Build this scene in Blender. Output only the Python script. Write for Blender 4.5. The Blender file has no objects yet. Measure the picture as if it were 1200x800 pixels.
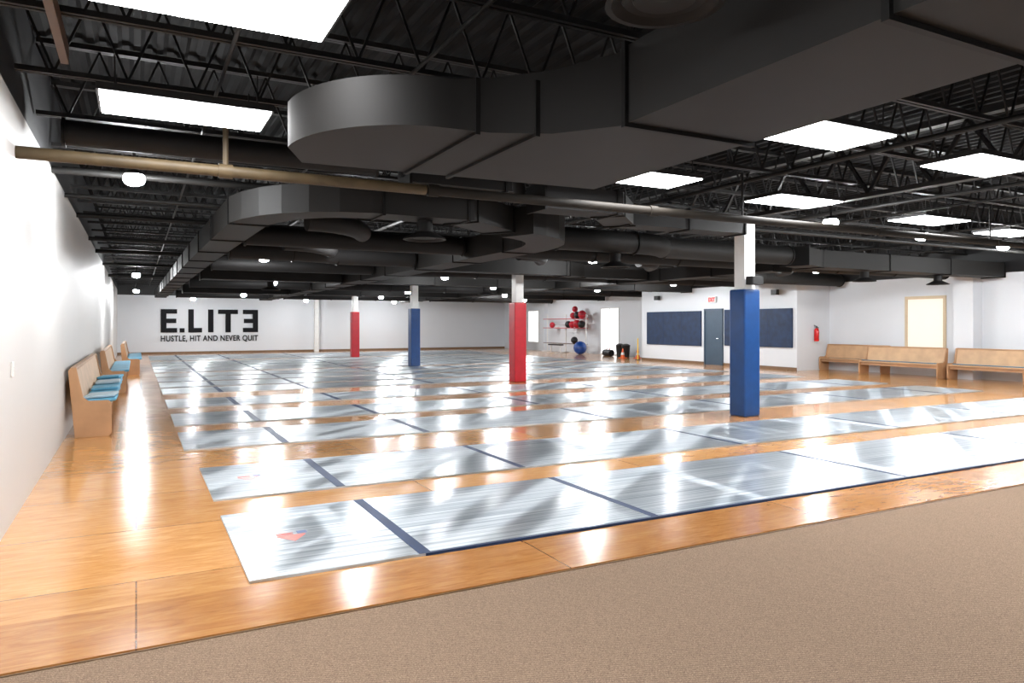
import bpy, math, random
import bmesh
from mathutils import Vector, Matrix
random.seed(7)
S = bpy.context.scene
COL = S.collection
S.view_settings.view_transform = 'Standard'
S.view_settings.look = 'None'
S.view_settings.exposure = 0.0

# ------------------------------------------------------------------ materials
def lin(c):
    return tuple(((x/255.0)/12.92 if x/255.0 <= 0.04045 else ((x/255.0+0.055)/1.055)**2.4) for x in c) + (1.0,)

def new_mat(name):
    m = bpy.data.materials.new(name); m.use_nodes = True
    nt = m.node_tree
    b = nt.nodes['Principled BSDF']
    return m, nt, b

def N(nt, t, **kw):
    n = nt.nodes.new(t)
    for k, v in kw.items():
        setattr(n, k, v)
    return n

def pos_map(nt, scale=(1,1,1), rot=(0,0,0), src='Position'):
    if src == 'Position':
        g = N(nt, 'ShaderNodeNewGeometry'); out = g.outputs['Position']
    else:
        g = N(nt, 'ShaderNodeTexCoord'); out = g.outputs['Object']
    r = N(nt, 'ShaderNodeMapping'); r.inputs['Rotation'].default_value = rot
    nt.links.new(out, r.inputs['Vector'])
    s = N(nt, 'ShaderNodeMapping'); s.inputs['Scale'].default_value = scale
    nt.links.new(r.outputs[0], s.inputs['Vector'])
    return s.outputs[0]

def simple(name, rgb, rough=0.5, var=0.12, nscale=6.0, metal=0.0, bump=0.0, spec=0.5, coat=0.0):
    m, nt, b = new_mat(name)
    c = lin(rgb)
    v = pos_map(nt, src='Object')
    n = N(nt, 'ShaderNodeTexNoise'); n.inputs['Scale'].default_value = nscale; n.inputs['Detail'].default_value = 4
    nt.links.new(v, n.inputs['Vector'])
    r = N(nt, 'ShaderNodeValToRGB')
    r.color_ramp.elements[0].position = 0.3; r.color_ramp.elements[1].position = 0.7
    r.color_ramp.elements[0].color = tuple(x*(1-var) for x in c[:3])+(1,)
    r.color_ramp.elements[1].color = tuple(min(1, x*(1+var)) for x in c[:3])+(1,)
    nt.links.new(n.outputs['Fac'], r.inputs['Fac'])
    nt.links.new(r.outputs[0], b.inputs['Base Color'])
    b.inputs['Roughness'].default_value = rough
    b.inputs['Metallic'].default_value = metal
    b.inputs['Specular IOR Level'].default_value = spec
    b.inputs['Coat Weight'].default_value = coat
    if bump:
        bp = N(nt, 'ShaderNodeBump'); bp.inputs['Strength'].default_value = bump; bp.inputs['Distance'].default_value = 0.01
        nt.links.new(n.outputs['Fac'], bp.inputs['Height']); nt.links.new(bp.outputs[0], b.inputs['Normal'])
    return m

def emis(name, rgb, strength, base=(0.9,0.9,0.9)):
    m, nt, b = new_mat(name)
    b.inputs['Base Color'].default_value = base + (1,)
    b.inputs['Emission Color'].default_value = rgb + (1,)
    b.inputs['Emission Strength'].default_value = strength
    return m

def wall_mat(name, split, rgb=(221,225,230)):
    m, nt, b = new_mat(name)
    g = N(nt, 'ShaderNodeNewGeometry'); sp = N(nt, 'ShaderNodeSeparateXYZ')
    nt.links.new(g.outputs['Position'], sp.inputs[0])
    mt = N(nt, 'ShaderNodeMath', operation='GREATER_THAN'); mt.inputs[1].default_value = split
    nt.links.new(sp.outputs['Z'], mt.inputs[0])
    n = N(nt, 'ShaderNodeTexNoise'); n.inputs['Scale'].default_value = 1.3; n.inputs['Detail'].default_value = 5
    nt.links.new(g.outputs['Position'], n.inputs['Vector'])
    r = N(nt, 'ShaderNodeValToRGB')
    c = lin(rgb)
    r.color_ramp.elements[0].color = tuple(x*0.96 for x in c[:3])+(1,); r.color_ramp.elements[1].color = c
    nt.links.new(n.outputs['Fac'], r.inputs['Fac'])
    mx = N(nt, 'ShaderNodeMix', data_type='RGBA')
    nt.links.new(mt.outputs[0], mx.inputs['Factor'])
    nt.links.new(r.outputs[0], mx.inputs['A']); mx.inputs['B'].default_value = (0.010, 0.010, 0.011, 1)
    nt.links.new(mx.outputs['Result'], b.inputs['Base Color'])
    b.inputs['Roughness'].default_value = 0.5
    n2 = N(nt, 'ShaderNodeTexNoise'); n2.inputs['Scale'].default_value = 60
    nt.links.new(g.outputs['Position'], n2.inputs['Vector'])
    bp = N(nt, 'ShaderNodeBump'); bp.inputs['Strength'].default_value = 0.08; bp.inputs['Distance'].default_value = 0.01
    nt.links.new(n2.outputs['Fac'], bp.inputs['Height']); nt.links.new(bp.outputs[0], b.inputs['Normal'])
    return m

def wood_floor_mat(name, rgb_a, rgb_b, rgb_c, seams=True, rough=0.20):
    m, nt, b = new_mat(name)
    v = pos_map(nt, scale=(1.1, 6.0, 1.0))
    n = N(nt, 'ShaderNodeTexNoise'); n.inputs['Scale'].default_value = 2.8; n.inputs['Detail'].default_value = 9
    n.inputs['Distortion'].default_value = 1.2; n.inputs['Roughness'].default_value = 0.68
    nt.links.new(v, n.inputs['Vector'])
    r = N(nt, 'ShaderNodeValToRGB'); e = r.color_ramp.elements
    e[0].position = 0.22; e[0].color = lin(rgb_a); e[1].position = 0.80; e[1].color = lin(rgb_c)
    k = e.new(0.5); k.color = lin(rgb_b)
    nt.links.new(n.outputs['Fac'], r.inputs['Fac'])
    v2 = pos_map(nt, scale=(1, 1, 1))
    br = N(nt, 'ShaderNodeTexBrick'); br.offset = 0.5
    br.inputs['Scale'].default_value = 1.0; br.inputs['Brick Width'].default_value = 2.44; br.inputs['Row Height'].default_value = 1.22
    br.inputs['Mortar Size'].default_value = 0.005; br.inputs['Mortar Smooth'].default_value = 0.2
    br.inputs['Color1'].default_value = (0.84, 0.83, 0.81, 1); br.inputs['Color2'].default_value = (1.04, 1.04, 1.03, 1)
    br.inputs['Mortar'].default_value = (0.38, 0.31, 0.23, 1)
    nt.links.new(v2, br.inputs['Vector'])
    mu = N(nt, 'ShaderNodeMix', data_type='RGBA', blend_type='MULTIPLY'); mu.inputs['Factor'].default_value = 1.0 if seams else 0.0
    nt.links.new(r.outputs[0], mu.inputs['A']); nt.links.new(br.outputs['Color'], mu.inputs['B'])
    nt.links.new(mu.outputs['Result'], b.inputs['Base Color'])
    n3 = N(nt, 'ShaderNodeTexNoise'); n3.inputs['Scale'].default_value = 1.6; n3.inputs['Detail'].default_value = 2
    nt.links.new(v2, n3.inputs['Vector'])
    mr = N(nt, 'ShaderNodeMapRange'); mr.inputs['From Min'].default_value = 0.3; mr.inputs['From Max'].default_value = 0.7
    mr.inputs['To Min'].default_value = rough-0.03; mr.inputs['To Max'].default_value = rough+0.05
    nt.links.new(n3.outputs['Fac'], mr.inputs['Value']); nt.links.new(mr.outputs[0], b.inputs['Roughness'])
    b.inputs['Coat Weight'].default_value = 0.4; b.inputs['Coat Roughness'].default_value = 0.06
    n2 = N(nt, 'ShaderNodeTexNoise'); n2.inputs['Scale'].default_value = 5; n2.inputs['Detail'].default_value = 3
    nt.links.new(v2, n2.inputs['Vector'])
    bp = N(nt, 'ShaderNodeBump'); bp.inputs['Strength'].default_value = 0.07; bp.inputs['Distance'].default_value = 0.02
    nt.links.new(n2.outputs['Fac'], bp.inputs['Height'])
    nt.links.new(bp.outputs[0], b.inputs['Normal']); nt.links.new(bp.outputs[0], b.inputs['Coat Normal'])
    return m

def mat_surface():
    """silvery film: fine brush lines; reflected-light streaks imitated by bands from glossy to satin"""
    m, nt, b = new_mat('mat_film')
    va = pos_map(nt, scale=(0.3, 40.0, 1.0)); na = N(nt, 'ShaderNodeTexNoise'); na.inputs['Scale'].default_value = 1.0; na.inputs['Detail'].default_value = 3
    nt.links.new(va, na.inputs['Vector'])
    r = N(nt, 'ShaderNodeValToRGB'); e = r.color_ramp.elements
    e[0].position = 0.36; e[0].color = lin((138,152,163)); e[1].position = 0.64; e[1].color = lin((216,221,225))
    nt.links.new(na.outputs['Fac'], r.inputs['Fac'])
    nt.links.new(r.outputs[0], b.inputs['Base Color'])
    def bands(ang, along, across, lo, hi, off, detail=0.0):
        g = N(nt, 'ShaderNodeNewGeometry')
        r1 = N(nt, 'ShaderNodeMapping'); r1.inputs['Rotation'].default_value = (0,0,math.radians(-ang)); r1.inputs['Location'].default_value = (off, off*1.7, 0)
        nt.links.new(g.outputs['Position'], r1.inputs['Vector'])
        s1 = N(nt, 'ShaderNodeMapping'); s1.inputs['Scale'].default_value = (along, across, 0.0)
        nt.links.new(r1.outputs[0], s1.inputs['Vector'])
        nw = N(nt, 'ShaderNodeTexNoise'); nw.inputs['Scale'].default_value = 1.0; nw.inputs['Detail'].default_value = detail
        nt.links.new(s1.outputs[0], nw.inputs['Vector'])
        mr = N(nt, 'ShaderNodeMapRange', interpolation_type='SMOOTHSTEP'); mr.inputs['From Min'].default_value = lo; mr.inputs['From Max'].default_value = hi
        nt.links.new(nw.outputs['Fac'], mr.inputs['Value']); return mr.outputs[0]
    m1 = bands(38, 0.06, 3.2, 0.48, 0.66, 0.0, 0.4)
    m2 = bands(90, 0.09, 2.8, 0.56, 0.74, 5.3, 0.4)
    mxm = N(nt, 'ShaderNodeMath', operation='MAXIMUM'); nt.links.new(m1, mxm.inputs[0]); nt.links.new(m2, mxm.inputs[1])  # streaks of reflected light put into the roughness and metallic values
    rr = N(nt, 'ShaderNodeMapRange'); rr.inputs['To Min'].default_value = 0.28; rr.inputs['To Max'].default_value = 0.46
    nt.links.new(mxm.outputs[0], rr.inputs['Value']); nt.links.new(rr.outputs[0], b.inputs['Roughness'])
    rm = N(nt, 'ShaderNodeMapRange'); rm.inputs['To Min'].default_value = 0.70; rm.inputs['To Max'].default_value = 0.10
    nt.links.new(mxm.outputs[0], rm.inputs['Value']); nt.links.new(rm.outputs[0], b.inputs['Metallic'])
    b.inputs['Anisotropic'].default_value = 0.7; b.inputs['Specular IOR Level'].default_value = 0.8
    t = N(nt, 'ShaderNodeCombineXYZ'); t.inputs[0].default_value = math.cos(math.radians(38)); t.inputs[1].default_value = math.sin(math.radians(38))
    nt.links.new(t.outputs[0], b.inputs['Tangent'])
    return m

def carpet_mat():
    m, nt, b = new_mat('carpet_loop')
    v = pos_map(nt, scale=(1.0, 1.5, 1.0))
    vo = N(nt, 'ShaderNodeTexVoronoi'); vo.inputs['Scale'].default_value = 130
    nt.links.new(v, vo.inputs['Vector'])
    n = N(nt, 'ShaderNodeTexNoise'); n.inputs['Scale'].default_value = 170; n.inputs['Detail'].default_value = 2
    nt.links.new(v, n.inputs['Vector'])
    r = N(nt, 'ShaderNodeValToRGB'); e = r.color_ramp.elements
    e[0].position = 0.32; e[0].color = lin((110,91,76)); e[1].position = 0.68; e[1].color = lin((162,140,119))
    k = e.new(0.5); k.color = lin((136,115,97))
    nt.links.new(n.outputs['Fac'], r.inputs['Fac'])
    wv = N(nt, 'ShaderNodeTexWave'); wv.bands_direction = 'Y'; wv.inputs['Scale'].default_value = 17; wv.inputs['Distortion'].default_value = 0.4; wv.inputs['Detail Scale'].default_value = 8
    nt.links.new(pos_map(nt, rot=(0,0,math.radians(20))), wv.inputs['Vector'])
    r2 = N(nt, 'ShaderNodeValToRGB'); r2.color_ramp.elements[0].color = (0.82,0.82,0.82,1); r2.color_ramp.elements[1].color = (1.10,1.10,1.10,1)
    nt.links.new(wv.outputs['Fac'], r2.inputs['Fac'])
    mu = N(nt, 'ShaderNodeMix', data_type='RGBA', blend_type='MULTIPLY'); mu.inputs['Factor'].default_value = 1.0
    nt.links.new(r.outputs[0], mu.inputs['A']); nt.links.new(r2.outputs[0], mu.inputs['B'])
    nt.links.new(mu.outputs['Result'], b.inputs['Base Color'])
    b.inputs['Roughness'].default_value = 0.95; b.inputs['Specular IOR Level'].default_value = 0.1
    bp = N(nt, 'ShaderNodeBump'); bp.inputs['Strength'].default_value = 0.5; bp.inputs['Distance'].default_value = 0.004
    nt.links.new(vo.outputs['Distance'], bp.inputs['Height']); nt.links.new(bp.outputs[0], b.inputs['Normal'])
    return m

M_wallL = wall_mat('paint_wall_tall', 3.34, (203,202,200))
M_wall = wall_mat('paint_wall', 3.08)
M_wallR = wall_mat('paint_wall_low', 2.98)
M_floor = wood_floor_mat('varnished_plywood', (176,116,58), (204,146,84), (222,174,112))
M_strip = wood_floor_mat('varnished_plywood_strip', (150,92,44), (184,126,68), (208,154,94))
M_carpet = carpet_mat()
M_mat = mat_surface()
M_tape = simple('navy_tape', (30,50,84), 0.5, spec=0.25)
M_black = simple('black_steel', (22,21,21), 0.6, 0.25, 3, spec=0.35)
M_deck = simple('black_deck', (14,14,15), 0.8, 0.3, 1.5, spec=0.15)
M_duct = simple('charcoal_duct', (25,24,23), 0.62, 0.2, 1.2, bump=0.1, spec=0.25)
M_ductd = simple('dark_duct', (22,21,21), 0.62, 0.2, 1.2, bump=0.1, spec=0.25)
M_seam = simple('duct_seam', (13,12,12), 0.6, spec=0.2)
M_pipe = simple('bronze_pipe_lit', (74,62,43), 0.55, 0.3, 3, spec=0.35)  # lit tone of the dark bronze pipe put into its colour
M_pipem = simple('dark_bronze_pipe', (34,30,25), 0.65, 0.25, 2, spec=0.2)
M_pipeb = simple('dark_pipe', (24,23,22), 0.6, 0.2, 2, spec=0.3)
M_blue = simple('blue_vinyl', (9,60,116), 0.38, 0.12, 5, bump=0.2)
M_red = simple('red_vinyl', (184,20,38), 0.38, 0.12, 5, bump=0.2)
M_colw = simple('white_column_paint', (226,226,224), 0.45, 0.05)
M_pew = simple('pew_oak', (196,158,120), 0.45, 0.12, 4)
M_pewd = simple('pew_oak_end', (182,140,102), 0.45, 0.12, 3)
M_cush = simple('blue_cushion_fabric', (98,164,194), 0.7, 0.12, 8, bump=0.3)
M_cushw = simple('pale_cushion_fabric', (176,196,206), 0.7, 0.08, 8, bump=0.3)
M_cushd = simple('blue_cushion_dark', (84,120,142), 0.7, 0.12, 8, bump=0.3)
M_board = simple('navy_wall_pad', (16,42,76), 0.6, 0.3, 5, bump=0.3)
M_door = simple('slate_door', (54,74,92), 0.45, 0.05)
M_white = simple('white_trim', (228,228,226), 0.4, 0.03)
M_sign = simple('letter_black', (10,11,16), 0.6, 0.05, spec=0.2)
M_base = simple('base_brown', (120,92,66), 0.5)
M_tanf = simple('tan_frame', (210,190,158), 0.5, 0.05, 3)
M_orange = simple('orange_plastic', (228,96,28), 0.4)
M_embr = simple('emblem_red', (206,96,84), 0.35, 0.05)
M_embb = simple('emblem_blue', (70,92,140), 0.35, 0.05)
M_ballb = simple('blue_rubber', (26,72,150), 0.35)
M_ballr = simple('red_rubber', (186,28,48), 0.4)
M_ballk = simple('black_rubber', (22,22,24), 0.45)
M_metal = simple('chrome', (180,180,184), 0.2, 0.05, 3, metal=0.9)
M_ext = simple('extinguisher_red', (200,20,24), 0.25)
M_brown = simple('brown_board', (80,56,38), 0.5)
M_yel = simple('yellow_plastic', (230,190,60), 0.4)
M_trof = emis('troffer_lens', (0.99, 0.99, 1.0), 30.0)
M_lamp = emis('lamp_lens', (0.965, 0.985, 1.0), 600.0)
M_day = emis('window_glow', (0.96, 0.99, 1.0), 1.2)
M_tan = emis('blind_glow', (1.0, 0.95, 0.84), 0.5, (0.6,0.55,0.46))
M_exit = emis('exit_red', (1.0, 0.02, 0.02), 0.3, (0.7,0.01,0.01))

# ------------------------------------------------------------------ geometry helpers
class G:
    def __init__(s): s.v = []; s.f = []
    def add(s, v, f):
        o = len(s.v); s.v += [tuple(x) for x in v]; s.f += [tuple(i+o for i in q) for q in f]; return s
    def box(s, x0, x1, y0, y1, z0, z1):
        v = [(x0,y0,z0),(x1,y0,z0),(x1,y1,z0),(x0,y1,z0),(x0,y0,z1),(x1,y0,z1),(x1,y1,z1),(x0,y1,z1)]
        f = [(0,3,2,1),(4,5,6,7),(0,1,5,4),(1,2,6,5),(2,3,7,6),(3,0,4,7)]
        return s.add(v, f)
    def beam(s, p, q, w, h=None):
        h = h or w
        p = Vector(p); q = Vector(q); d = (q-p).normalized()
        up = Vector((0,0,1)) if abs(d.z) < 0.95 else Vector((1,0,0))
        a = d.cross(up).normalized()*w/2; b = a.cross(d).normalized()*h/2
        v = [p-a-b,p+a-b,p+a+b,p-a+b,q-a-b,q+a-b,q+a+b,q-a+b]
        f = [(0,3,2,1),(4,5,6,7),(0,1,5,4),(1,2,6,5),(2,3,7,6),(3,0,4,7)]
        return s.add(v, f)
    def cyl(s, p, q, r, n=16, r2=None):
        r2 = r if r2 is None else r2
        p = Vector(p); q = Vector(q); d = (q-p).normalized()
        up = Vector((0,0,1)) if abs(d.z) < 0.95 else Vector((1,0,0))
        a = d.cross(up).normalized(); b = a.cross(d).normalized()
        v = []
        for c, rr in ((p, r), (q, r2)):
            for i in range(n):
                t = 2*math.pi*i/n; v.append(c + a*rr*math.cos(t) + b*rr*math.sin(t))
        f = [(i, (i+1)%n, n+(i+1)%n, n+i) for i in range(n)] + [tuple(range(n-1,-1,-1)), tuple(range(n, 2*n))]
        return s.add(v, f)
    def lathe(s, prof, c=(0,0,0), n=24):
        v = []; f = []
        for (r, z) in prof:
            for i in range(n):
                t = 2*math.pi*i/n; v.append((c[0]+r*math.cos(t), c[1]+r*math.sin(t), c[2]+z))
        for k in range(len(prof)-1):
            for i in range(n):
                f.append((k*n+i, k*n+(i+1)%n, (k+1)*n+(i+1)%n, (k+1)*n+i))
        f.append(tuple(range(n-1,-1,-1))); f.append(tuple(range((len(prof)-1)*n, len(prof)*n)))
        return s.add(v, f)
    def prism(s, poly, z0, z1, ztop=None):
        n = len(poly)
        v = [(x,y,z0) for x,y in poly]+[(x,y,(ztop(x,y) if ztop else z1)) for x,y in poly]
        f = [tuple(range(n-1,-1,-1)), tuple(range(n,2*n))]+[(i,(i+1)%n,n+(i+1)%n,n+i) for i in range(n)]
        return s.add(v, f)
    def prism_y(s, poly, y0, y1):
        n = len(poly)
        v = [(x,y0,z) for x,z in poly]+[(x,y1,z) for x,z in poly]
        f = [tuple(range(n)), tuple(range(2*n-1,n-1,-1))]+[(i,n+i,n+(i+1)%n,(i+1)%n) for i in range(n)]
        return s.add(v, f)
    def sweep(s, path, sec):
        P = [Vector(p[:3]) for p in path]; n = len(sec); v = []; f = []
        for i, p in enumerate(P):
            t0 = (P[i]-P[i-1]) if i > 0 else (P[1]-P[0])
            t1 = (P[i+1]-P[i]) if i < len(P)-1 else t0
            t0 = Vector((t0.x,t0.y,0)).normalized(); t1 = Vector((t1.x,t1.y,0)).normalized()
            t = (t0+t1).normalized(); k = 1.0/max(0.4, t.dot(t0))
            side = Vector((t.y,-t.x,0))
            for a, b in sec: v.append(p + side*a*k + Vector((0,0,b)))
        for i in range(len(P)-1):
            for j in range(n): f.append((i*n+j, i*n+(j+1)%n, (i+1)*n+(j+1)%n, (i+1)*n+j))
        f.append(tuple(range(n-1,-1,-1))); f.append(tuple(range((len(P)-1)*n, len(P)*n)))
        return s.add(v, f)
    def obj(s, name, mat, parent=None, smooth=False, bevel=0.0, loc=(0,0,0), rot=(0,0,0)):
        me = bpy.data.meshes.new(name); me.from_pydata(s.v, [], s.f); me.update()
        bm = bmesh.new(); bm.from_mesh(me); bmesh.ops.recalc_face_normals(bm, faces=bm.faces); bm.to_mesh(me); bm.free()
        o = bpy.data.objects.new(name, me); COL.objects.link(o)
        me.materials.append(mat)
        if smooth:
            for p in me.polygons: p.use_smooth = len(p.vertices) < 5
            me.set_sharp_from_angle(angle=math.radians(40))
        if bevel:
            b = o.modifiers.new('bevel', 'BEVEL'); b.width = bevel; b.segments = 3; b.limit_method = 'ANGLE'
        o.location = loc; o.rotation_euler = rot
        if parent: o.parent = parent
        return o

def tag(o, label, cat, group=None):
    o['label'] = label; o['category'] = cat
    if group: o['group'] = group
    return o
def struct(o):
    o['kind'] = 'structure'; return o
def empty(name, loc=(0,0,0), rot=(0,0,0)):
    o = bpy.data.objects.new(name, None); o.empty_display_size = 0.1
    o.location = loc; o.rotation_euler = rot; COL.objects.link(o); return o
def clone(o, loc, rot=None):
    c = o.copy(); COL.objects.link(c); c.location = loc
    if rot is not None: c.rotation_euler = rot
    for k in list(o.children):
        kc = k.copy(); COL.objects.link(kc); kc.parent = c
        for kk in list(k.children):
            kkc = kk.copy(); COL.objects.link(kkc); kkc.parent = kc
    return c
def text_mesh(name, s, size, mat, loc, rot, parent=None, extrude=0.01, width=None, bold=0.0, spacing=1.0):
    cu = bpy.data.curves.new(name, 'FONT'); cu.body = s; cu.size = size; cu.extrude = extrude; cu.offset = bold
    cu.space_character = spacing
    cu.align_x = 'LEFT'
    o = bpy.data.objects.new(name+'_tmp', cu); COL.objects.link(o)
    bpy.context.view_layer.update()
    dg = bpy.context.evaluated_depsgraph_get()
    me = bpy.data.meshes.new_from_object(o.evaluated_get(dg))
    bpy.data.objects.remove(o)
    xs = [v.co.x for v in me.vertices]; x0 = min(xs); w = max(xs)-x0
    k = (width/w) if width else 1.0
    for v in me.vertices: v.co.x = (v.co.x-x0)*k
    me.materials.clear(); me.materials.append(mat)
    r = bpy.data.objects.new(name, me); COL.objects.link(r); r.location = loc; r.rotation_euler = rot
    if parent: r.parent = parent
    return r

# ------------------------------------------------------------------ dimensions
XL = -0.86; XR = 21.5; XB = 19.6; XN = 21.2; YF = 42.0; YB = -3.0; ZC = 4.3

# ------------------------------------------------------------------ room shell
struct(G().box(XL-0.1, XR+0.2, 3.84, YF+0.1, -0.12, 0.0).obj('floor', M_floor))
c = G().box(XL, XN, YB, 3.83, -0.06, -0.004).obj('floor_carpet', M_carpet); struct(c)
struct(G().box(XL, XN, 3.83, 3.842, -0.06, 0.001).obj('trim_1', simple('threshold', (110,84,56), 0.5)))
struct(G().box(XL-0.15, XL, YB, YF, -0.12, ZC).obj('wall_left', M_wallL))
struct(G().box(XL-0.15, XR+0.2, YF, YF+0.15, -0.12, ZC).obj('wall_far', M_wall))
struct(G().box(XL-0.15, XN+0.5, YB-0.15, YB, -0.12, ZC).obj('wall_back', M_wallR))
struct(G().box(XR, XR+0.15, 25.1, YF, -0.12, ZC).obj('wall_right', M_wallR))
struct(G().box(XB, XR+0.1, 16.8, 25.1, -0.12, ZC).obj('wall_right_bay', M_wallR))
struct(G().box(XN, XN+0.2, YB, 16.8, -0.12, ZC).obj('wall_right_near', M_wallR))
struct(G().box(20.75, XN, 11.75, 12.3, 0, 3.3).obj('wall_pilaster', M_wallR))
g = G(); x = XL-0.1; prof = []
while x < XR+0.2:
    prof += [(x, ZC), (x+0.04, ZC+0.03), (x+0.10, ZC+0.03), (x+0.14, ZC)]
    x += 0.2
v = [(a, YB-0.1, b) for a, b in prof]+[(a, YF+0.1, b) for a, b in prof]
n = len(prof); f = [(i, i+1, n+i+1, n+i) for i in range(n-1)]
g.add(v, f); struct(g.obj('ceiling', M_deck))
struct(G().box(XL, XR, YF-0.02, YF, 0.0, 0.10).obj('baseboard_far', M_base))
struct(G().box(XB-0.015, XB, 16.8, 20.2, 0.0, 0.10).obj('baseboard_right', M_base))
struct(G().box(XB-0.015, XB, 21.15, 25.1, 0.0, 0.10).obj('baseboard_right_bay', M_base))

# ------------------------------------------------------------------ joists / girders
ZB, ZT = 3.54, 4.22
def joist_mesh(L):
    g = G()
    for dy in (-0.025, 0.025):
        g.box(0, L, dy-0.016, dy+0.016, ZB, ZB+0.04); g.box(0, L, dy-0.02, dy+0.02, ZT, ZT+0.05)
    nseg = int(L/0.5); s = L/nseg
    for i in range(nseg):
        a = i*s; m = a+s/2; b = a+s
        g.beam((a,0,ZT), (m,0,ZB+0.03), 0.019); g.beam((m,0,ZB+0.03), (b,0,ZT), 0.019)
    return g
jA = joist_mesh(9.9).obj('ceiling_joist', M_black); jB = joist_mesh(12.1).obj('ceiling_joist', M_black)
lab = 'black open-web steel roof joist under the corrugated deck'
tag(jA, lab, 'joist', 'open-web roof joists'); tag(jB, lab, 'joist', 'open-web roof joists')
ys = [-1.4+1.36*k for k in range(32)]
jA.location = (XL+0.02, ys[0], 0); jB.location = (9.3, ys[0], 0)
for y in ys[1:]:
    clone(jA, (XL+0.02, y, 0)); clone(jB, (9.3, y, 0))
COLY = [8.93, 17.1, 25.25, 33.4, 41.55]; CX = 9.15
def girder(L):
    g = G()
    g.box(-0.07, 0.07, 0, L, 3.34, 3.40); g.box(-0.07, 0.07, 0, L, 4.1, 4.18)
    k = int(L/0.9); s = L/k
    for i in range(k):
        g.beam((0,i*s,4.1), (0,i*s+s/2,3.4), 0.045); g.beam((0,i*s+s/2,3.4), (0,(i+1)*s,4.1), 0.045)
    return g
prev = YB+0.05
for y in COLY:
    L = y-prev-0.05
    o = girder(L).obj('roof_girder', M_black, loc=(CX, prev, 0)); tag(o, 'black steel truss girder running between the columns', 'girder', 'roof girders')
    prev = y+0.05

# ------------------------------------------------------------------ columns
for i, y in enumerate(COLY):
    root = empty('padded_column' if i < 4 else 'column', (CX, y, 0))
    G().box(-0.12, 0.12, -0.12, 0.12, 0, 3.32).obj('column_shaft', M_colw, root, bevel=0.01)
    G().box(-0.17, 0.17, -0.17, 0.17, 3.28, 3.33).obj('cap_plate', M_black, root)
    if i < 4:
        mm = M_blue if i % 2 == 0 else M_red
        G().box(-0.18, 0.18, -0.18, 0.18, 0.0, 2.14).obj('column_pad', mm, root, bevel=0.03)
        tag(root, ('white steel column wrapped in %s vinyl padding' % ('blue' if i % 2 == 0 else 'red')), 'column', 'padded columns')
    else:
        tag(root, 'plain white steel column beside the far wall', 'column')
sp = empty('loudspeaker', (9.15, 8.93-0.2, 2.28))
G().box(-0.16, 0.10, -0.12, 0.02, -0.07, 0.07).obj('speaker_housing', M_ballk, sp, bevel=0.01)
G().box(-0.15, 0.09, -0.13, -0.115, -0.06, 0.06).obj('grille', M_black, sp)
G().box(-0.02, 0.02, 0.0, 0.09, -0.03, 0.03).obj('bracket', M_metal, sp)
tag(sp, 'small black loudspeaker clamped to the column above the pad', 'speaker')

# ------------------------------------------------------------------ ducts
def rect(w, z0, z1): return [(-w/2, z0), (w/2, z0), (w/2, z1), (-w/2, z1)]
def circ(r, zc, n=20): return [(r*math.cos(2*math.pi*i/n), zc+r*math.sin(2*math.pi*i/n)) for i in range(n)]
def seams(path_pts, w, z0, z1, every, parent, rnd=None, t=0.02, th=0.03):
    for i in range(len(path_pts)-1):
        a = Vector(path_pts[i][:3]); b = Vector(path_pts[i+1][:3]); L = (b-a).length
        if L < 0.8: continue
        d = (b-a).normalized(); k = max(1, int(L/every))
        for j in range(k+1):
            c = a+d*(L*j/k); c0 = c-d*th/2; c1 = c+d*th/2
            G().sweep([tuple(c0), tuple(c1)], circ(rnd+t, (z0+z1)/2) if rnd else rect(w+2*t, z0-t, z1+t)).obj('duct_flange', M_seam, parent, smooth=bool(rnd))
def duct(name, path, w, z0, z1, label, mat=None, rnd=None, every=2.0):
    mat = mat or M_duct
    o = G().sweep(path, circ(rnd, (z0+z1)/2) if rnd else rect(w, z0, z1)).obj(name, mat, smooth=bool(rnd))
    tag(o, label, 'duct', 'ceiling air ducts')
    seams(path, w, z0, z1, every, o, rnd)
    return o
def bend(p0, p1, p2, n=6):
    out = []
    for i in range(n+1):
        t = i/n; a = (1-t)**2; b = 2*t*(1-t); c = t*t
        out.append((a*p0[0]+b*p1[0]+c*p2[0], a*p0[1]+b*p1[1]+c*p2[1], 0))
    return out
root = empty('air_duct', (0,0,0)); tag(root, 'large charcoal rectangular duct with a rounded elbow', 'duct', 'ceiling air ducts')
G().sweep([(3.07,-2.95,0),(3.07,3.5,0)], rect(1.0, 2.74, 3.2)).obj('trunk', M_duct, root)
poly = [(2.57,3.5),(3.57,3.5),(3.57,5.25),(1.08,5.38)]
for i in range(15):
    t = math.radians(180+90*i/14)
    poly.append((1.70+0.80*math.cos(t), 4.95+0.93*math.sin(t)))
poly += [(1.95,4.0),(2.3,3.84)]
ztop = lambda x, y: 3.04 + 0.14*max(0.0, min(1.0, (x-1.7)/0.87))
G().prism(poly, 2.74, 3.16, ztop).obj('elbow', M_duct, root, smooth=True)
for yy in (-1.4, 0.2, 1.75, 3.42): G().box(2.545, 3.595, yy, yy+0.035, 2.715, 3.22).obj('duct_flange', M_seam, root)
for xx in (1.85, 2.2): G().box(xx, xx+0.03, 4.0 if xx < 1.9 else 3.87, 5.34, 2.72, 3.07).obj('duct_flange', M_seam, root)
L1 = 'dark rectangular duct running beneath the roof joists'
L2 = 'dark round spiral duct hanging below the joists'
duct('air_duct', [(4.55,9.1,0),(3.7,8.45,0),(2.6,8.45,0)] + bend((2.5,8.45),(1.5,8.6),(1.3,9.9)) + [(1.2,16,0),(1.05,38.5,0)], 0.48, 2.86, 3.2, L1)
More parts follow.
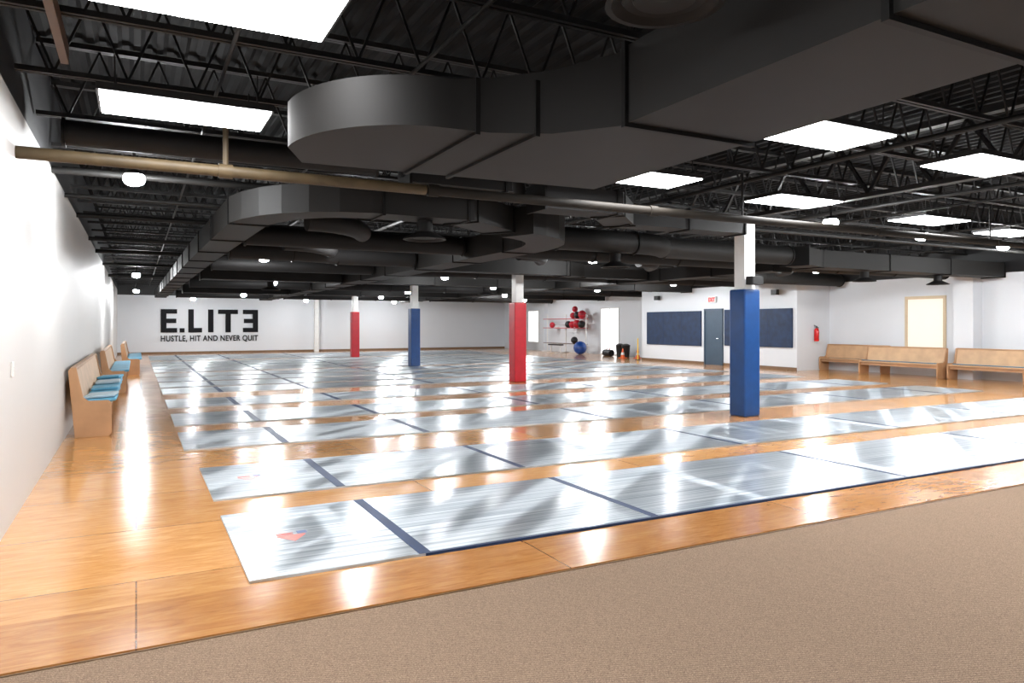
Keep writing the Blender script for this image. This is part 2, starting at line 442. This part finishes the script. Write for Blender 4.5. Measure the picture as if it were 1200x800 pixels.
duct('air_duct', [(4.75,8.9,0)] + bend((5.0,9.0),(5.9,9.4),(5.9,11)) + [(5.9,22,0),(5.9,38.5,0)], 0.6, 2.80, 3.2, L1)
duct('air_duct', [(2.7,7.75,0),(3.9,7.75,0),(4.3,8.2,0)], 0.36, 3.14, 3.40, L1, M_ductd)
duct('air_duct', [(4.5,7.9,0),(5.6,7.9,0),(6.3,8.6,0),(8.6,8.6,0)], 0.44, 3.0, 3.3, L1, M_ductd, every=1.0)
duct('round_duct', [(-0.6,7.9,0),(2.4,7.9,0)], 0, 3.22, 3.48, L2, M_ductd, rnd=0.12)
duct('round_duct', [(6.35,10.5,0)] + bend((8.0,10.5),(8.6,10.5),(9.0,10.9)) + [(12.4,10.9,0)], 0, 2.84, 3.22, L2, M_duct, rnd=0.2)
duct('air_duct', [(12.7,10.95,0),(13.6,11.3,0),(20.9,11.3,0)], 0.6, 2.84, 3.22, L1)
def xrun(y, xend, w, z0, z1, rnd=None, mat=None, segs=None):
    for a, b in (segs or [(1.6, 5.52), (6.28, 13.05), (13.75, xend)]):
        duct('round_duct' if rnd else 'air_duct', [(a,y,0),(b,y,0)], w, z0, z1, L2 if rnd else L1, mat, rnd=rnd)
duct('air_duct', [(13.4,11.9,0),(13.4,38.5,0)], 0.56, 2.80, 3.12, L1)
xrun(12.6, 20.8, 0, 2.86, 3.22, 0.17, M_ductd)
duct('round_duct', [(1.6,14.9,0)] + bend((2.8,14.9),(3.2,14.9),(3.8,15.3)) + [(5.5,15.3,0)], 0, 2.84, 3.2, L2, M_ductd, rnd=0.19)
duct('air_duct', [(6.28,16.2,0),(10.0,16.2,0),(10.8,16.7,0),(13.05,16.7,0)], 0.5, 2.84, 3.2, L1)
duct('round_duct', [(13.76,15.7,0)] + bend((16.0,15.7),(16.6,15.7),(17.2,16.1)) + [(20.8,16.1,0)], 0, 2.84, 3.2, L2, M_duct, rnd=0.2)
xrun(18.5, 19.3, 0, 2.85, 3.2, 0.17, M_ductd)
xrun(21.9, 19.3, 0.6, 2.82, 3.14)
xrun(26.3, 21.2, 0, 2.8, 3.14, 0.17, M_ductd)
xrun(30.5, 21.2, 0.6, 2.78, 3.1)
xrun(35.5, 21.2, 0, 2.76, 3.1, 0.17, M_ductd)
for (x0, y0, sx) in [(2.2,10.6,1),(7.2,13.4,1),(2.4,13.6,1),(10.6,13.7,1),(15.2,13.6,1)]:
    duct('round_duct', bend((x0,y0),(x0+0.7*sx,y0),(x0+1.1*sx,y0+1.0)), 0, 2.92, 3.2, 'short curved round duct elbow under the joists', M_ductd, rnd=0.15)
def diffuser():
    return G().lathe([(0.10,0.22),(0.10,0.08),(0.26,0.0),(0.27,-0.02),(0.24,-0.02),(0.2,0.015),(0.19,0.0),(0.15,0.02),(0.14,-0.005),(0.06,0.015),(0.02,0.0)], n=28)
d0 = diffuser().obj('air_diffuser', M_ductd, smooth=True, loc=(2.12,2.55,3.02))
tag(d0, 'round dark ceiling air diffuser on a short neck', 'diffuser', 'round air diffusers')
for p in [(3.2,8.45,2.63),(7.6,10.5,2.59),(15.5,11.3,2.60),(18.4,11.3,2.60),(10.5,21.9,2.58),(3.5,21.9,2.58)]:
    clone(d0, p)

# ------------------------------------------------------------------ pipes
def pipe(a, b, r, mat, label):
    o = G().cyl(a, b, r, 18).obj('pipe', mat, smooth=True); tag(o, label, 'pipe', 'overhead pipes'); return o
pr = pipe((XL,6.97,2.94),(2.65,6.97,2.94), 0.052, M_pipe, 'bronze pipe running from the wall, lit tone in its colour')
G().cyl((0.66,6.97,2.94),(0.78,6.97,2.94),0.064,18).obj('pipe_coupling', M_pipe, pr, smooth=True)
G().cyl((0.72,6.97,2.99),(0.72,6.97,3.56),0.025,12).obj('pipe_hanger', M_pipe, pr, smooth=True)
pr = pipe((2.66,6.97,2.94),(20.9,6.97,2.94), 0.052, M_pipem, 'long dark brown pipe crossing below the ducts')
for x in (2.72, 5.6, 9.9, 13): G().cyl((x-0.05,6.97,2.94),(x+0.07,6.97,2.94),0.064,18).obj('pipe_coupling', M_pipem, pr, smooth=True)
for x in (7.1, 12.8, 16): G().cyl((x,6.97,2.99),(x,6.97,3.56),0.015,12).obj('pipe_hanger', M_pipeb, pr, smooth=True)
for (a, b, r) in [((4.35,-2.9,3.46),(4.35,36,3.46),0.03),((7.2,-2.9,3.46),(7.2,36,3.46),0.03),((0.6,-2.9,3.50),(0.6,40,3.50),0.015),((1.9,-2.9,3.50),(1.9,40,3.50),0.015),((11.9,-2.9,3.5),(11.9,40,3.5),0.02),((2.6,9.5,3.44),(2.6,38,3.44),0.035),((7.9,9.5,3.40),(7.9,38,3.40),0.035),((15.0,3,3.48),(15.0,38,3.48),0.02),((18.5,3,3.48),(18.5,38,3.48),0.02),
                  ((10.6,2,3.46),(10.6,36,3.46),0.03),((16.4,2,3.46),(16.4,36,3.46),0.03),((XL,9.75,3.33),(20.9,9.75,3.33),0.04),((XL,13.6,3.33),(20.9,13.6,3.33),0.04),((XL,11.4,3.3),(12.3,11.4,3.3),0.03),((XL,16.9,3.3),(19.9,16.9,3.3),0.04),((XL,19.7,3.3),(19.4,19.7,3.3),0.05),((XL,23.6,3.28),(19.4,23.6,3.28),0.04),((XL,28.6,3.26),(21.2,28.6,3.26),0.05)]:
    pipe(a, b, r, M_pipeb, 'thin black conduit fixed under the joists')
o = G().beam((-0.45,4.2,3.47),(-0.45,6.0,3.47),0.05,0.13).obj('timber_board', M_brown); tag(o, 'brown board fixed under the joists near the wall', 'board')

# ------------------------------------------------------------------ troffers
def troffer(loc):
    hw, hd = 0.62, 0.33
    g = G().box(-hw,hw,-hd,hd,0.03,0.06)
    g.box(-hw,hw,-hd,-hd+0.02,0.01,0.03); g.box(-hw,hw,hd-0.02,hd,0.01,0.03); g.box(-hw,-hw+0.02,-hd+0.02,hd-0.02,0.01,0.03); g.box(hw-0.02,hw,-hd+0.02,hd-0.02,0.01,0.03)
    o = g.obj('ceiling_troffer', M_black, loc=loc)
    G().box(-hw+0.02,hw-0.02,-hd+0.02,hd-0.02,0.0,0.03).obj('light_panel', M_trof, o)
    for sx in (-0.5,0.5):
        for sy in (-0.25,0.25): G().cyl((sx,sy,0.06),(sx,sy,0.3),0.006,6).obj('hanger_wire', M_black, o)
    tag(o, 'rectangular ceiling light with a glowing white panel', 'ceiling light', 'rectangular ceiling lights')
    return o
T = [(0.38,4.02),(0.36,6.28),(5.45,4.40),(8.05,4.45),(5.26,6.68),(8.05,6.95),(11.5,7.2),(14.4,7.5),
     (0.38,1.4),(5.45,1.7),(8.05,1.7),(11.5,4.45),(0.38,-1.2),(5.45,-1.2),(11.5,1.7),(14.4,4.45)]
t0 = troffer((T[0][0],T[0][1],3.24))
for p in T[1:]: clone(t0, (p[0],p[1],3.24))

# ------------------------------------------------------------------ high-bay lamps
def lamp(loc):
    o = G().lathe([(0.02,0.3),(0.02,0.07),(0.06,0.06),(0.09,0.03),(0.095,0.015),(0.095,0.0)], n=24).obj('pendant_lamp', M_black, smooth=True, loc=loc)
    G().lathe([(0.093,0.012),(0.11,-0.015),(0.113,-0.05),(0.095,-0.09),(0.05,-0.112),(0.01,-0.115)], n=24).obj('lamp_lens', M_lamp, o, smooth=True)
    tag(o, 'round high-bay lamp glowing white below the joists', 'lamp', 'round high-bay lamps')
    return o
LP = [(-0.02,9.2,3.24),(3.8,13.7,3.24),(9.75,7.7,3.2),(12.7,8.1,3.2),(15.9,8.4,3.2),(9.9,14.6,3.16),(12.4,19.6,3.05),(14.3,14.4,3.16),(17.6,14.4,3.16),
      (2.6,17.2,3.1),(8.3,20.2,3.02),(17.2,20.2,3.05),(0.0,24,3.05),(4.0,24.5,2.95),(9.9,28.1,2.92),(15.0,29.3,2.92),(0.0,33,2.95),(4.2,33.5,2.88),(10.3,33,2.88),(18.5,33.8,2.88),(2.5,38.8,2.85),(8,38.8,2.85),(13,39.2,2.85),(18.9,9.2,3.16),(11.9,24.2,2.98),(16.5,24,2.98)]
l0 = lamp(LP[0])
for p in LP[1:]: clone(l0, p)

# ------------------------------------------------------------------ floor mats
rows = [(4.52,6.18),(6.76,8.32),(9.62,11.2),(12.0,13.58),(14.6,16.2),(17.5,19.05),(19.45,21.0),(21.4,22.95),(23.35,24.9),(25.65,27.2),(27.6,29.15),(29.55,31.1),(31.5,33.0),(33.85,35.4),(35.8,37.35),(37.75,39.3)]
seamx = [(1.72,0.085),(3.68,0.07),(6.88,0.05),(10.1,0.05),(13.3,0.05),(16.0,0.05)]
for i, (a, b) in enumerate(rows):
    x0 = 0.60 if i < 2 else 0.52; x1 = 17.4 if i else 19.0
    if 16.8 < b: x1 = 17.2
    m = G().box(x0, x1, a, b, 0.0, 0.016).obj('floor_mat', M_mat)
    tag(m, 'long silvery film-covered floor mat with navy seams', 'mat', 'rows of floor mats')
    for sx, w in seamx:
        if i > 1: w = 0.10
        if sx < x1: G().box(sx-w/2, sx+w/2, a+0.004, b-0.004, 0.014, 0.018).obj('seam_tape', M_tape, m)
    if i == 0:
        G().box(1.72, x1, a-0.008, a+0.022, 0.0, 0.0185).obj('edge_tape', M_tape, m)
    if i < 2:
        cy = a+0.85; cx = 1.0; z0 = 0.015
        em = G().prism([(cx-0.10,cy-0.02),(cx+0.0,cy-0.16),(cx+0.10,cy-0.02),(cx+0.10,cy+0.0),(cx-0.10,cy+0.0)], z0, 0.0175).obj('emblem', M_embr, m)
        G().box(cx-0.10, cx+0.02, cy+0.015, cy+0.03, z0, 0.0175).box(cx-0.10, cx+0.02, cy+0.045, cy+0.06, z0, 0.0175).obj('emblem_stripes', M_embr, em)
        G().box(cx+0.05, cx+0.12, cy+0.02, cy+0.08, z0, 0.0178).obj('emblem_square', M_embb, em)
o = G().box(XL, 20.9, 3.845, 4.46, 0.0, 0.008).obj('trim_2', M_strip); struct(o)

# ------------------------------------------------------------------ pews
def pew(L, loc, rotz, label, hs=1.0):
    r = empty('pew', loc, (0,0,rotz))
    P = lambda pts: [(a, c*hs) for a, c in pts]
    prof = P([(0.10,0),(0.50,0),(0.54,0.05),(0.54,0.46),(0.50,0.50),(0.26,0.50),(0.20,0.55),(0.12,0.95),(0.05,0.95),(0.02,0.92)])
    G().prism_y(prof, 0, 0.04).obj('end_panel', M_pewd, r, bevel=0.006)
    G().prism_y(prof, L-0.04, L).obj('end_panel', M_pewd, r, bevel=0.006)
    G().prism_y(P([(0.12,0.39),(0.54,0.42),(0.54,0.46),(0.12,0.43)]), 0.04, L-0.04).obj('seat', M_pew, r)
    G().prism_y(P([(0.14,0.46),(0.19,0.46),(0.10,0.93),(0.05,0.93)]), 0.04, L-0.04).obj('backrest', M_pew, r)
    G().prism_y(P([(0.04,0.92),(0.12,0.92),(0.12,0.96),(0.04,0.96)]), 0.04, L-0.04).obj('top_rail', M_pewd, r, bevel=0.006)
    if L > 3:
        G().prism_y(P([(0.12,0),(0.48,0),(0.50,0.40),(0.14,0.38)]), L/2-0.025, L/2+0.025).obj('centre_support', M_pewd, r)
    G().box(0.45,0.48,0.04,L-0.04,0.32*hs,0.41*hs).obj('apron', M_pewd, r)
    tag(r, label, 'bench', 'wooden pews')
    return r
pew(5.6, (XL+0.02, 11.4, 0), 0, 'long light oak pew with pale blue cushions against white wall')
pew(5.2, (XL+0.12, 18.4, 0), 0, 'light oak pew beside the white wall')
pew(5.2, (XL+0.42, 24.6, 0), 0, 'light oak pew with a blue cushion beside the white wall')
pew(2.3, (XN-0.05, 16.75, 0), math.pi, 'wooden pew near the fire extinguisher', 0.92)
pew(2.5, (20.55, 14.8, 0), math.pi, 'wooden pew with muted blue cushion below the window', 0.92)
pew(3.9, (20.73, 12.15, 0), math.pi, 'wooden pew with muted blue cushion beside the pilaster', 0.92)
def cushion(x, y, z, w, l, h, rx, ry, rz, m=None, label='pale blue fabric cushion lying on the pew seat', grp='pale blue cushions'):
    o = G().box(-w/2,w/2,-l/2,l/2,-h/2,h/2).obj('cushion', m or M_cush, bevel=min(h*0.45,0.03), loc=(x,y,z), rot=(rx,ry,rz))
    tag(o, label, 'cushion', grp)
yy = 11.5; k = 0
while yy < 16.6:
    cushion(XL+0.42, yy+0.34, 0.49, 0.40, 0.64, 0.05, 0, math.radians(-3), random.uniform(-0.05,0.05))
    if k % 2 == 0: cushion(XL+0.42, yy+0.36, 0.54, 0.38, 0.56, 0.04, 0.0, math.radians(-3), random.uniform(-0.15,0.15), M_cushw if k % 4 == 0 else M_cush, 'folded pale cushion stacked on another cushion' if k % 4 == 0 else 'pale blue fabric cushion lying on the pew seat')
    yy += 0.68; k += 1
for j in range(5): cushion(XL+0.52, 18.95+j*0.95, 0.49, 0.40, 0.88, 0.05, 0, math.radians(-3), 0)
for j in range(5): cushion(XL+0.82, 25.15+j*0.95, 0.49, 0.40, 0.88, 0.05, 0, math.radians(-3), 0)
lb = 'long thin muted blue seat cushion on the wooden pew'
cushion(20.19, 13.55, 0.435, 0.34, 2.3, 0.025, 0, math.radians(3), 0, M_cushd, lb, 'long blue seat cushions')
cushion(20.37, 10.2, 0.435, 0.34, 3.6, 0.025, 0, math.radians(3), 0, M_cushd, lb, 'long blue seat cushions')

# ------------------------------------------------------------------ far wall lettering
sg = empty('wall_sign', (1.15, YF-0.03, 1.12)); tag(sg, 'large black block lettering and motto on the white wall', 'sign')
H = 1.24; t = 0.27; D0, D1 = -0.03, 0.02
def lbox(name, boxes):
    g = G()
    for (a,b,c,d) in boxes: g.box(a,b,D0,D1,c,d)
    return g.obj(name, M_sign, sg)
lbox('letter_e', [(0,t,0,H),(t,0.78,0,0.24),(t,0.74,0.5,0.74),(t,0.78,H-0.24,H)])
lbox('letter_dot', [(0.90,1.14,0,0.23)])
lbox('letter_l', [(1.32,1.32+t,0,H),(1.32+t,2.0,0,0.24)])
lbox('letter_i', [(2.30,2.30+t,0,H)])
lbox('letter_t', [(2.80,3.82,H-0.24,H),(3.18,3.18+t,0,H-0.24)])
lbox('letter_e_mirrored', [(4.87-t,4.87,0,H),(4.08,4.87-t,0,0.24),(4.13,4.87-t,0.5,0.74),(4.08,4.87-t,H-0.24,H)])
text_mesh('motto', 'HUSTLE, HIT AND NEVER QUIT', 0.42, M_sign, (0,0,-0.46), (math.radians(90),0,0), sg, 0.012, width=4.87, bold=0.010, spacing=1.08)

# ------------------------------------------------------------------ right wall items
def wall_pad(y0, y1, z0, z1):
    o = G().box(XB-0.06, XB-0.005, y0, y1, z0, z1).obj('wall_pad', M_board, bevel=0.015)
    for i in (1, 2):
        y = y0+(y1-y0)*i/3; G().box(XB-0.063, XB-0.058, y-0.01, y+0.01, z0+0.02, z1-0.02).obj('pad_seam', M_tape, o)
    tag(o, 'dark blue rectangular padded panel mounted on the wall', 'wall pad', 'blue wall pads')
wall_pad(21.35, 24.7, 0.70, 2.08); wall_pad(16.95, 20.1, 0.76, 2.10)
d = G().box(XB-0.05, XB-0.005, 20.25, 21.1, 0.0, 2.08).obj('door_1', M_door); struct(d)
h = G().cyl((XB-0.09,20.34,1.02),(XB-0.09,20.46,1.02),0.015,10); h.cyl((XB-0.09,20.36,1.02),(XB-0.03,20.36,1.02),0.012,10)
struct(h.obj('door_handle', M_metal, d))
fr = G().box(XB-0.07, XB, 20.18, 20.25, 0, 2.15).box(XB-0.07, XB, 21.1, 21.17, 0, 2.15).box(XB-0.07, XB, 20.25, 21.1, 2.08, 2.15)
struct(fr.obj('door_frame', M_door, d))
e = empty('exit_sign', (XB-0.03, 20.72, 2.50)); tag(e, 'white box sign reading EXIT in red above the door', 'sign')
G().box(-0.05,0.02,-0.21,0.21,-0.12,0.12).obj('sign_housing', M_white, e, bevel=0.005)
text_mesh('sign_text', 'EXIT', 0.22, M_exit, (-0.056,0.17,-0.077), (math.radians(90),0,math.radians(-90)), e, 0.005, width=0.34, bold=0.008)
e = empty('fire_extinguisher', (20.45, 16.8-0.09, 0.98)); tag(e, 'red fire extinguisher hung on the white wall', 'fire extinguisher')
G().lathe([(0.07,0),(0.08,0.02),(0.08,0.36),(0.06,0.42),(0.025,0.45)], n=20).obj('cylinder_body', M_ext, e, smooth=True)
G().lathe([(0.02,0.45),(0.025,0.5),(0.02,0.52)], n=12).beam((0,0,0.5),(-0.12,0,0.54),0.02).beam((0,0,0.47),(-0.11,0,0.49),0.015).obj('valve_lever', M_ballk, e)
G().sweep([(0.03,0,0.48),(0.09,0.0,0.46),(0.11,0.001,0.30),(0.10,0.0,0.1)], circ(0.012,0,8)).obj('hose', M_ballk, e)
G().box(-0.03,0.03,0.06,0.09,0.1,0.4).obj('wall_bracket', M_metal, e)
def window_x(name, X, y0, y1, z0, z1, mat, fmat=None, mull=True, fw=0.06):
    r = G().box(X-0.03, X, y0-fw, y0, z0-fw, z1+fw).box(X-0.03, X, y1, y1+fw, z0-fw, z1+fw).box(X-0.03, X, y0, y1, z1, z1+fw).box(X-0.03, X, y0, y1, z0-fw, z0)
    if mull: r.box(X-0.025, X, (y0+y1)/2-0.02, (y0+y1)/2+0.02, z0, z1)
    o = struct(r.obj(name, fmat or M_white)); struct(G().box(X-0.015, X-0.002, y0, y1, z0, z1).obj('window_pane', mat, o)); return o
window_x('window_1', XN, 12.85, 13.95, 0.5, 2.32, M_tan, M_tanf, mull=False, fw=0.09)
window_x('window_2', XR, 37.5, 38.7, 0.5, 2.35, M_day)
window_x('door_2', XR, 29.4, 30.9, 0.06, 2.35, M_day)
window_x('window_3', XN, 8.6, 9.8, 0.5, 2.32, M_tan, M_tanf, mull=False, fw=0.09)
for i, y in enumerate((26.2, 36.6)):
    struct(G().box(XR-0.25, XR, y-0.2, y+0.2, 0, 3.0).obj('wall_pier', M_wallR))
s = G().box(XL, XL+0.012, 6.72, 6.80, 1.14, 1.26).obj('light_switch', M_white, bevel=0.003); tag(s, 'white switch plate on the wall', 'light switch')
G().box(XL+0.01, XL+0.02, 6.75, 6.77, 1.18, 1.22).obj('toggle', M_white, s)
for p in [(XB-0.1, 23.9, 2.66), (XB-0.1, 17.6, 2.66)]:
    r = empty('wall_speaker', p); tag(r, 'small dark loudspeaker bracketed high on the wall', 'speaker', 'wall loudspeakers')
    G().box(-0.12,0.03,-0.12,0.12,-0.09,0.09).obj('speaker_housing', M_ballk, r, bevel=0.01)
    G().box(0.03,0.10,-0.02,0.02,-0.02,0.02).obj('bracket', M_metal, r)

# ------------------------------------------------------------------ gym equipment
rk = empty('equipment_rack', (21.0, 31.5, 0)); tag(rk, 'wall rack with horizontal bars holding medicine balls', 'rack')
for y in (0.1, 2.1, 4.1): G().box(-0.025,0.025,y-0.025,y+0.025,0,2.1).box(-0.35,0.2,y-0.025,y+0.025,0,0.05).obj('upright', M_white, rk)
for z in (0.5, 1.35, 1.85):
    g = G().cyl((-0.22,0,z),(-0.22,4.2,z),0.018,10).cyl((0.05,0,z),(0.05,4.2,z),0.018,10)
    for y in (0.1,2.1,4.1): g.beam((-0.24,y,z),(0.1,y,z),0.025)
    g.obj('shelf_bar', M_ballr if z > 1 else M_metal, rk, smooth=False)
def ball(p, r, m, label, name='medicine_ball'):
    n = 12; prof = [(max(0.002, r*math.sin(math.pi*i/n)), -r*math.cos(math.pi*i/n)) for i in range(n+1)]
    o = G().lathe(prof, n=24).obj(name, m, smooth=True, loc=p)
    G().lathe([(r*1.004,-0.008),(r*1.006,0),(r*1.004,0.008)], n=24).obj('ball_seam', M_ballk, o, smooth=True)
    tag(o, label, 'ball', 'exercise balls' if name == 'medicine_ball' else None); return o
for (y, z, m, r) in [(31.84,2.08,0,.22),(32.32,2.05,1,.19),(32.72,2.03,0,.17),(31.9,1.56,1,.2),(32.35,1.58,0,.22),(32.8,1.54,0,.18),(33.2,1.55,1,.19),(32.54,2.37,0,.16),(34.9,1.52,0,.16),(32.6,0.70,1,.19)]:
    ball((20.91,y,z), r, M_ballr if m == 0 else M_ballk, ('red' if m == 0 else 'black')+' medicine ball resting on the wall rack')
ball((20.3,31.1,0.34), 0.34, M_ballb, 'large blue exercise ball on the floor', 'exercise_ball')
for p in [(19.9,26.9),(20.3,26.3)]:
    c = G().box(-0.14,0.14,-0.14,0.14,0,0.02).lathe([(0.11,0.02),(0.025,0.42),(0.02,0.44)], n=18).obj('traffic_cone', M_orange, smooth=False, loc=(p[0],p[1],0))
    G().lathe([(0.085,0.15),(0.06,0.26)], n=18).obj('reflective_band', M_white, c)
    tag(c, 'small orange plastic traffic cone on the floor', 'cone', 'orange cones')
for p in [(20.6,27.6),(20.7,28.2)]:
    b = G().lathe([(0.16,0),(0.2,0.5),(0.21,0.52),(0.21,0.56),(0.1,0.62),(0.02,0.63)], n=20).obj('trash_bin', M_ballk, smooth=True, loc=(p[0],p[1],0))
    tag(b, 'black plastic bin standing by the wall', 'bin', 'black bins')
bg = empty('duffel_bag', (20.5, 28.9, 0)); tag(bg, 'dark duffel bag lying on the floor by the wall', 'bag')
G().cyl((0,-0.3,0.16),(0,0.3,0.16),0.16,16).obj('bag_body', M_ballk, bg, smooth=True)
G().sweep([(0.0,-0.15,0.31),(0.0,-0.05,0.40),(0.0,0.05,0.40),(0.0,0.15,0.31)], [(-0.02,-0.005),(0.02,-0.005),(0.02,0.005),(-0.02,0.005)]).obj('handle', M_ballr, bg)
wb = empty('weight_bench', (20.1, 33.2, 0)); tag(wb, 'white-framed padded weight bench beside the rack', 'bench')
G().box(-0.14,0.14,-0.6,0.6,0.42,0.49).obj('pad', M_ballk, wb, bevel=0.02)
for yy in (-0.5,0.5): G().box(-0.02,0.02,yy-0.02,yy+0.02,0.03,0.42).box(-0.25,0.25,yy-0.025,yy+0.025,0,0.04).obj('leg', M_white, wb)
st = empty('sign_stand', (19.3, 25.0, 0)); tag(st, 'slim yellow post on a round base', 'post')
G().lathe([(0.12,0),(0.12,0.02),(0.02,0.03)], n=16).obj('base', M_ballk, st); G().cyl((0,0,0.02),(0,0,0.95),0.025,10).obj('post', M_yel, st)
b = empty('loudspeaker', (20.6, 38.0, 0)); tag(b, 'black floor loudspeaker standing by the far corner', 'speaker')
G().box(-0.2,0.2,-0.2,0.2,0,0.7).obj('speaker_housing', M_ballk, b, bevel=0.01)
G().cyl((-0.2,0,0.45),(-0.215,0,0.45),0.14,20).obj('speaker_cone', M_black, b)

# ------------------------------------------------------------------ world + camera
w = bpy.data.worlds.new('world'); S.world = w; w.use_nodes = True
w.node_tree.nodes['Background'].inputs[0].default_value = (0.8,0.85,0.9,1); w.node_tree.nodes['Background'].inputs[1].default_value = 0.3
cam = bpy.data.cameras.new('camera'); cam.lens = 839/1200*36; cam.sensor_width = 36; cam.shift_y = -20/1200; cam.clip_end = 200
co = bpy.data.objects.new('camera', cam); COL.objects.link(co)
co.location = (0,0,1.55); co.rotation_euler = (math.radians(90),0,math.radians(-27.7))
S.camera = co
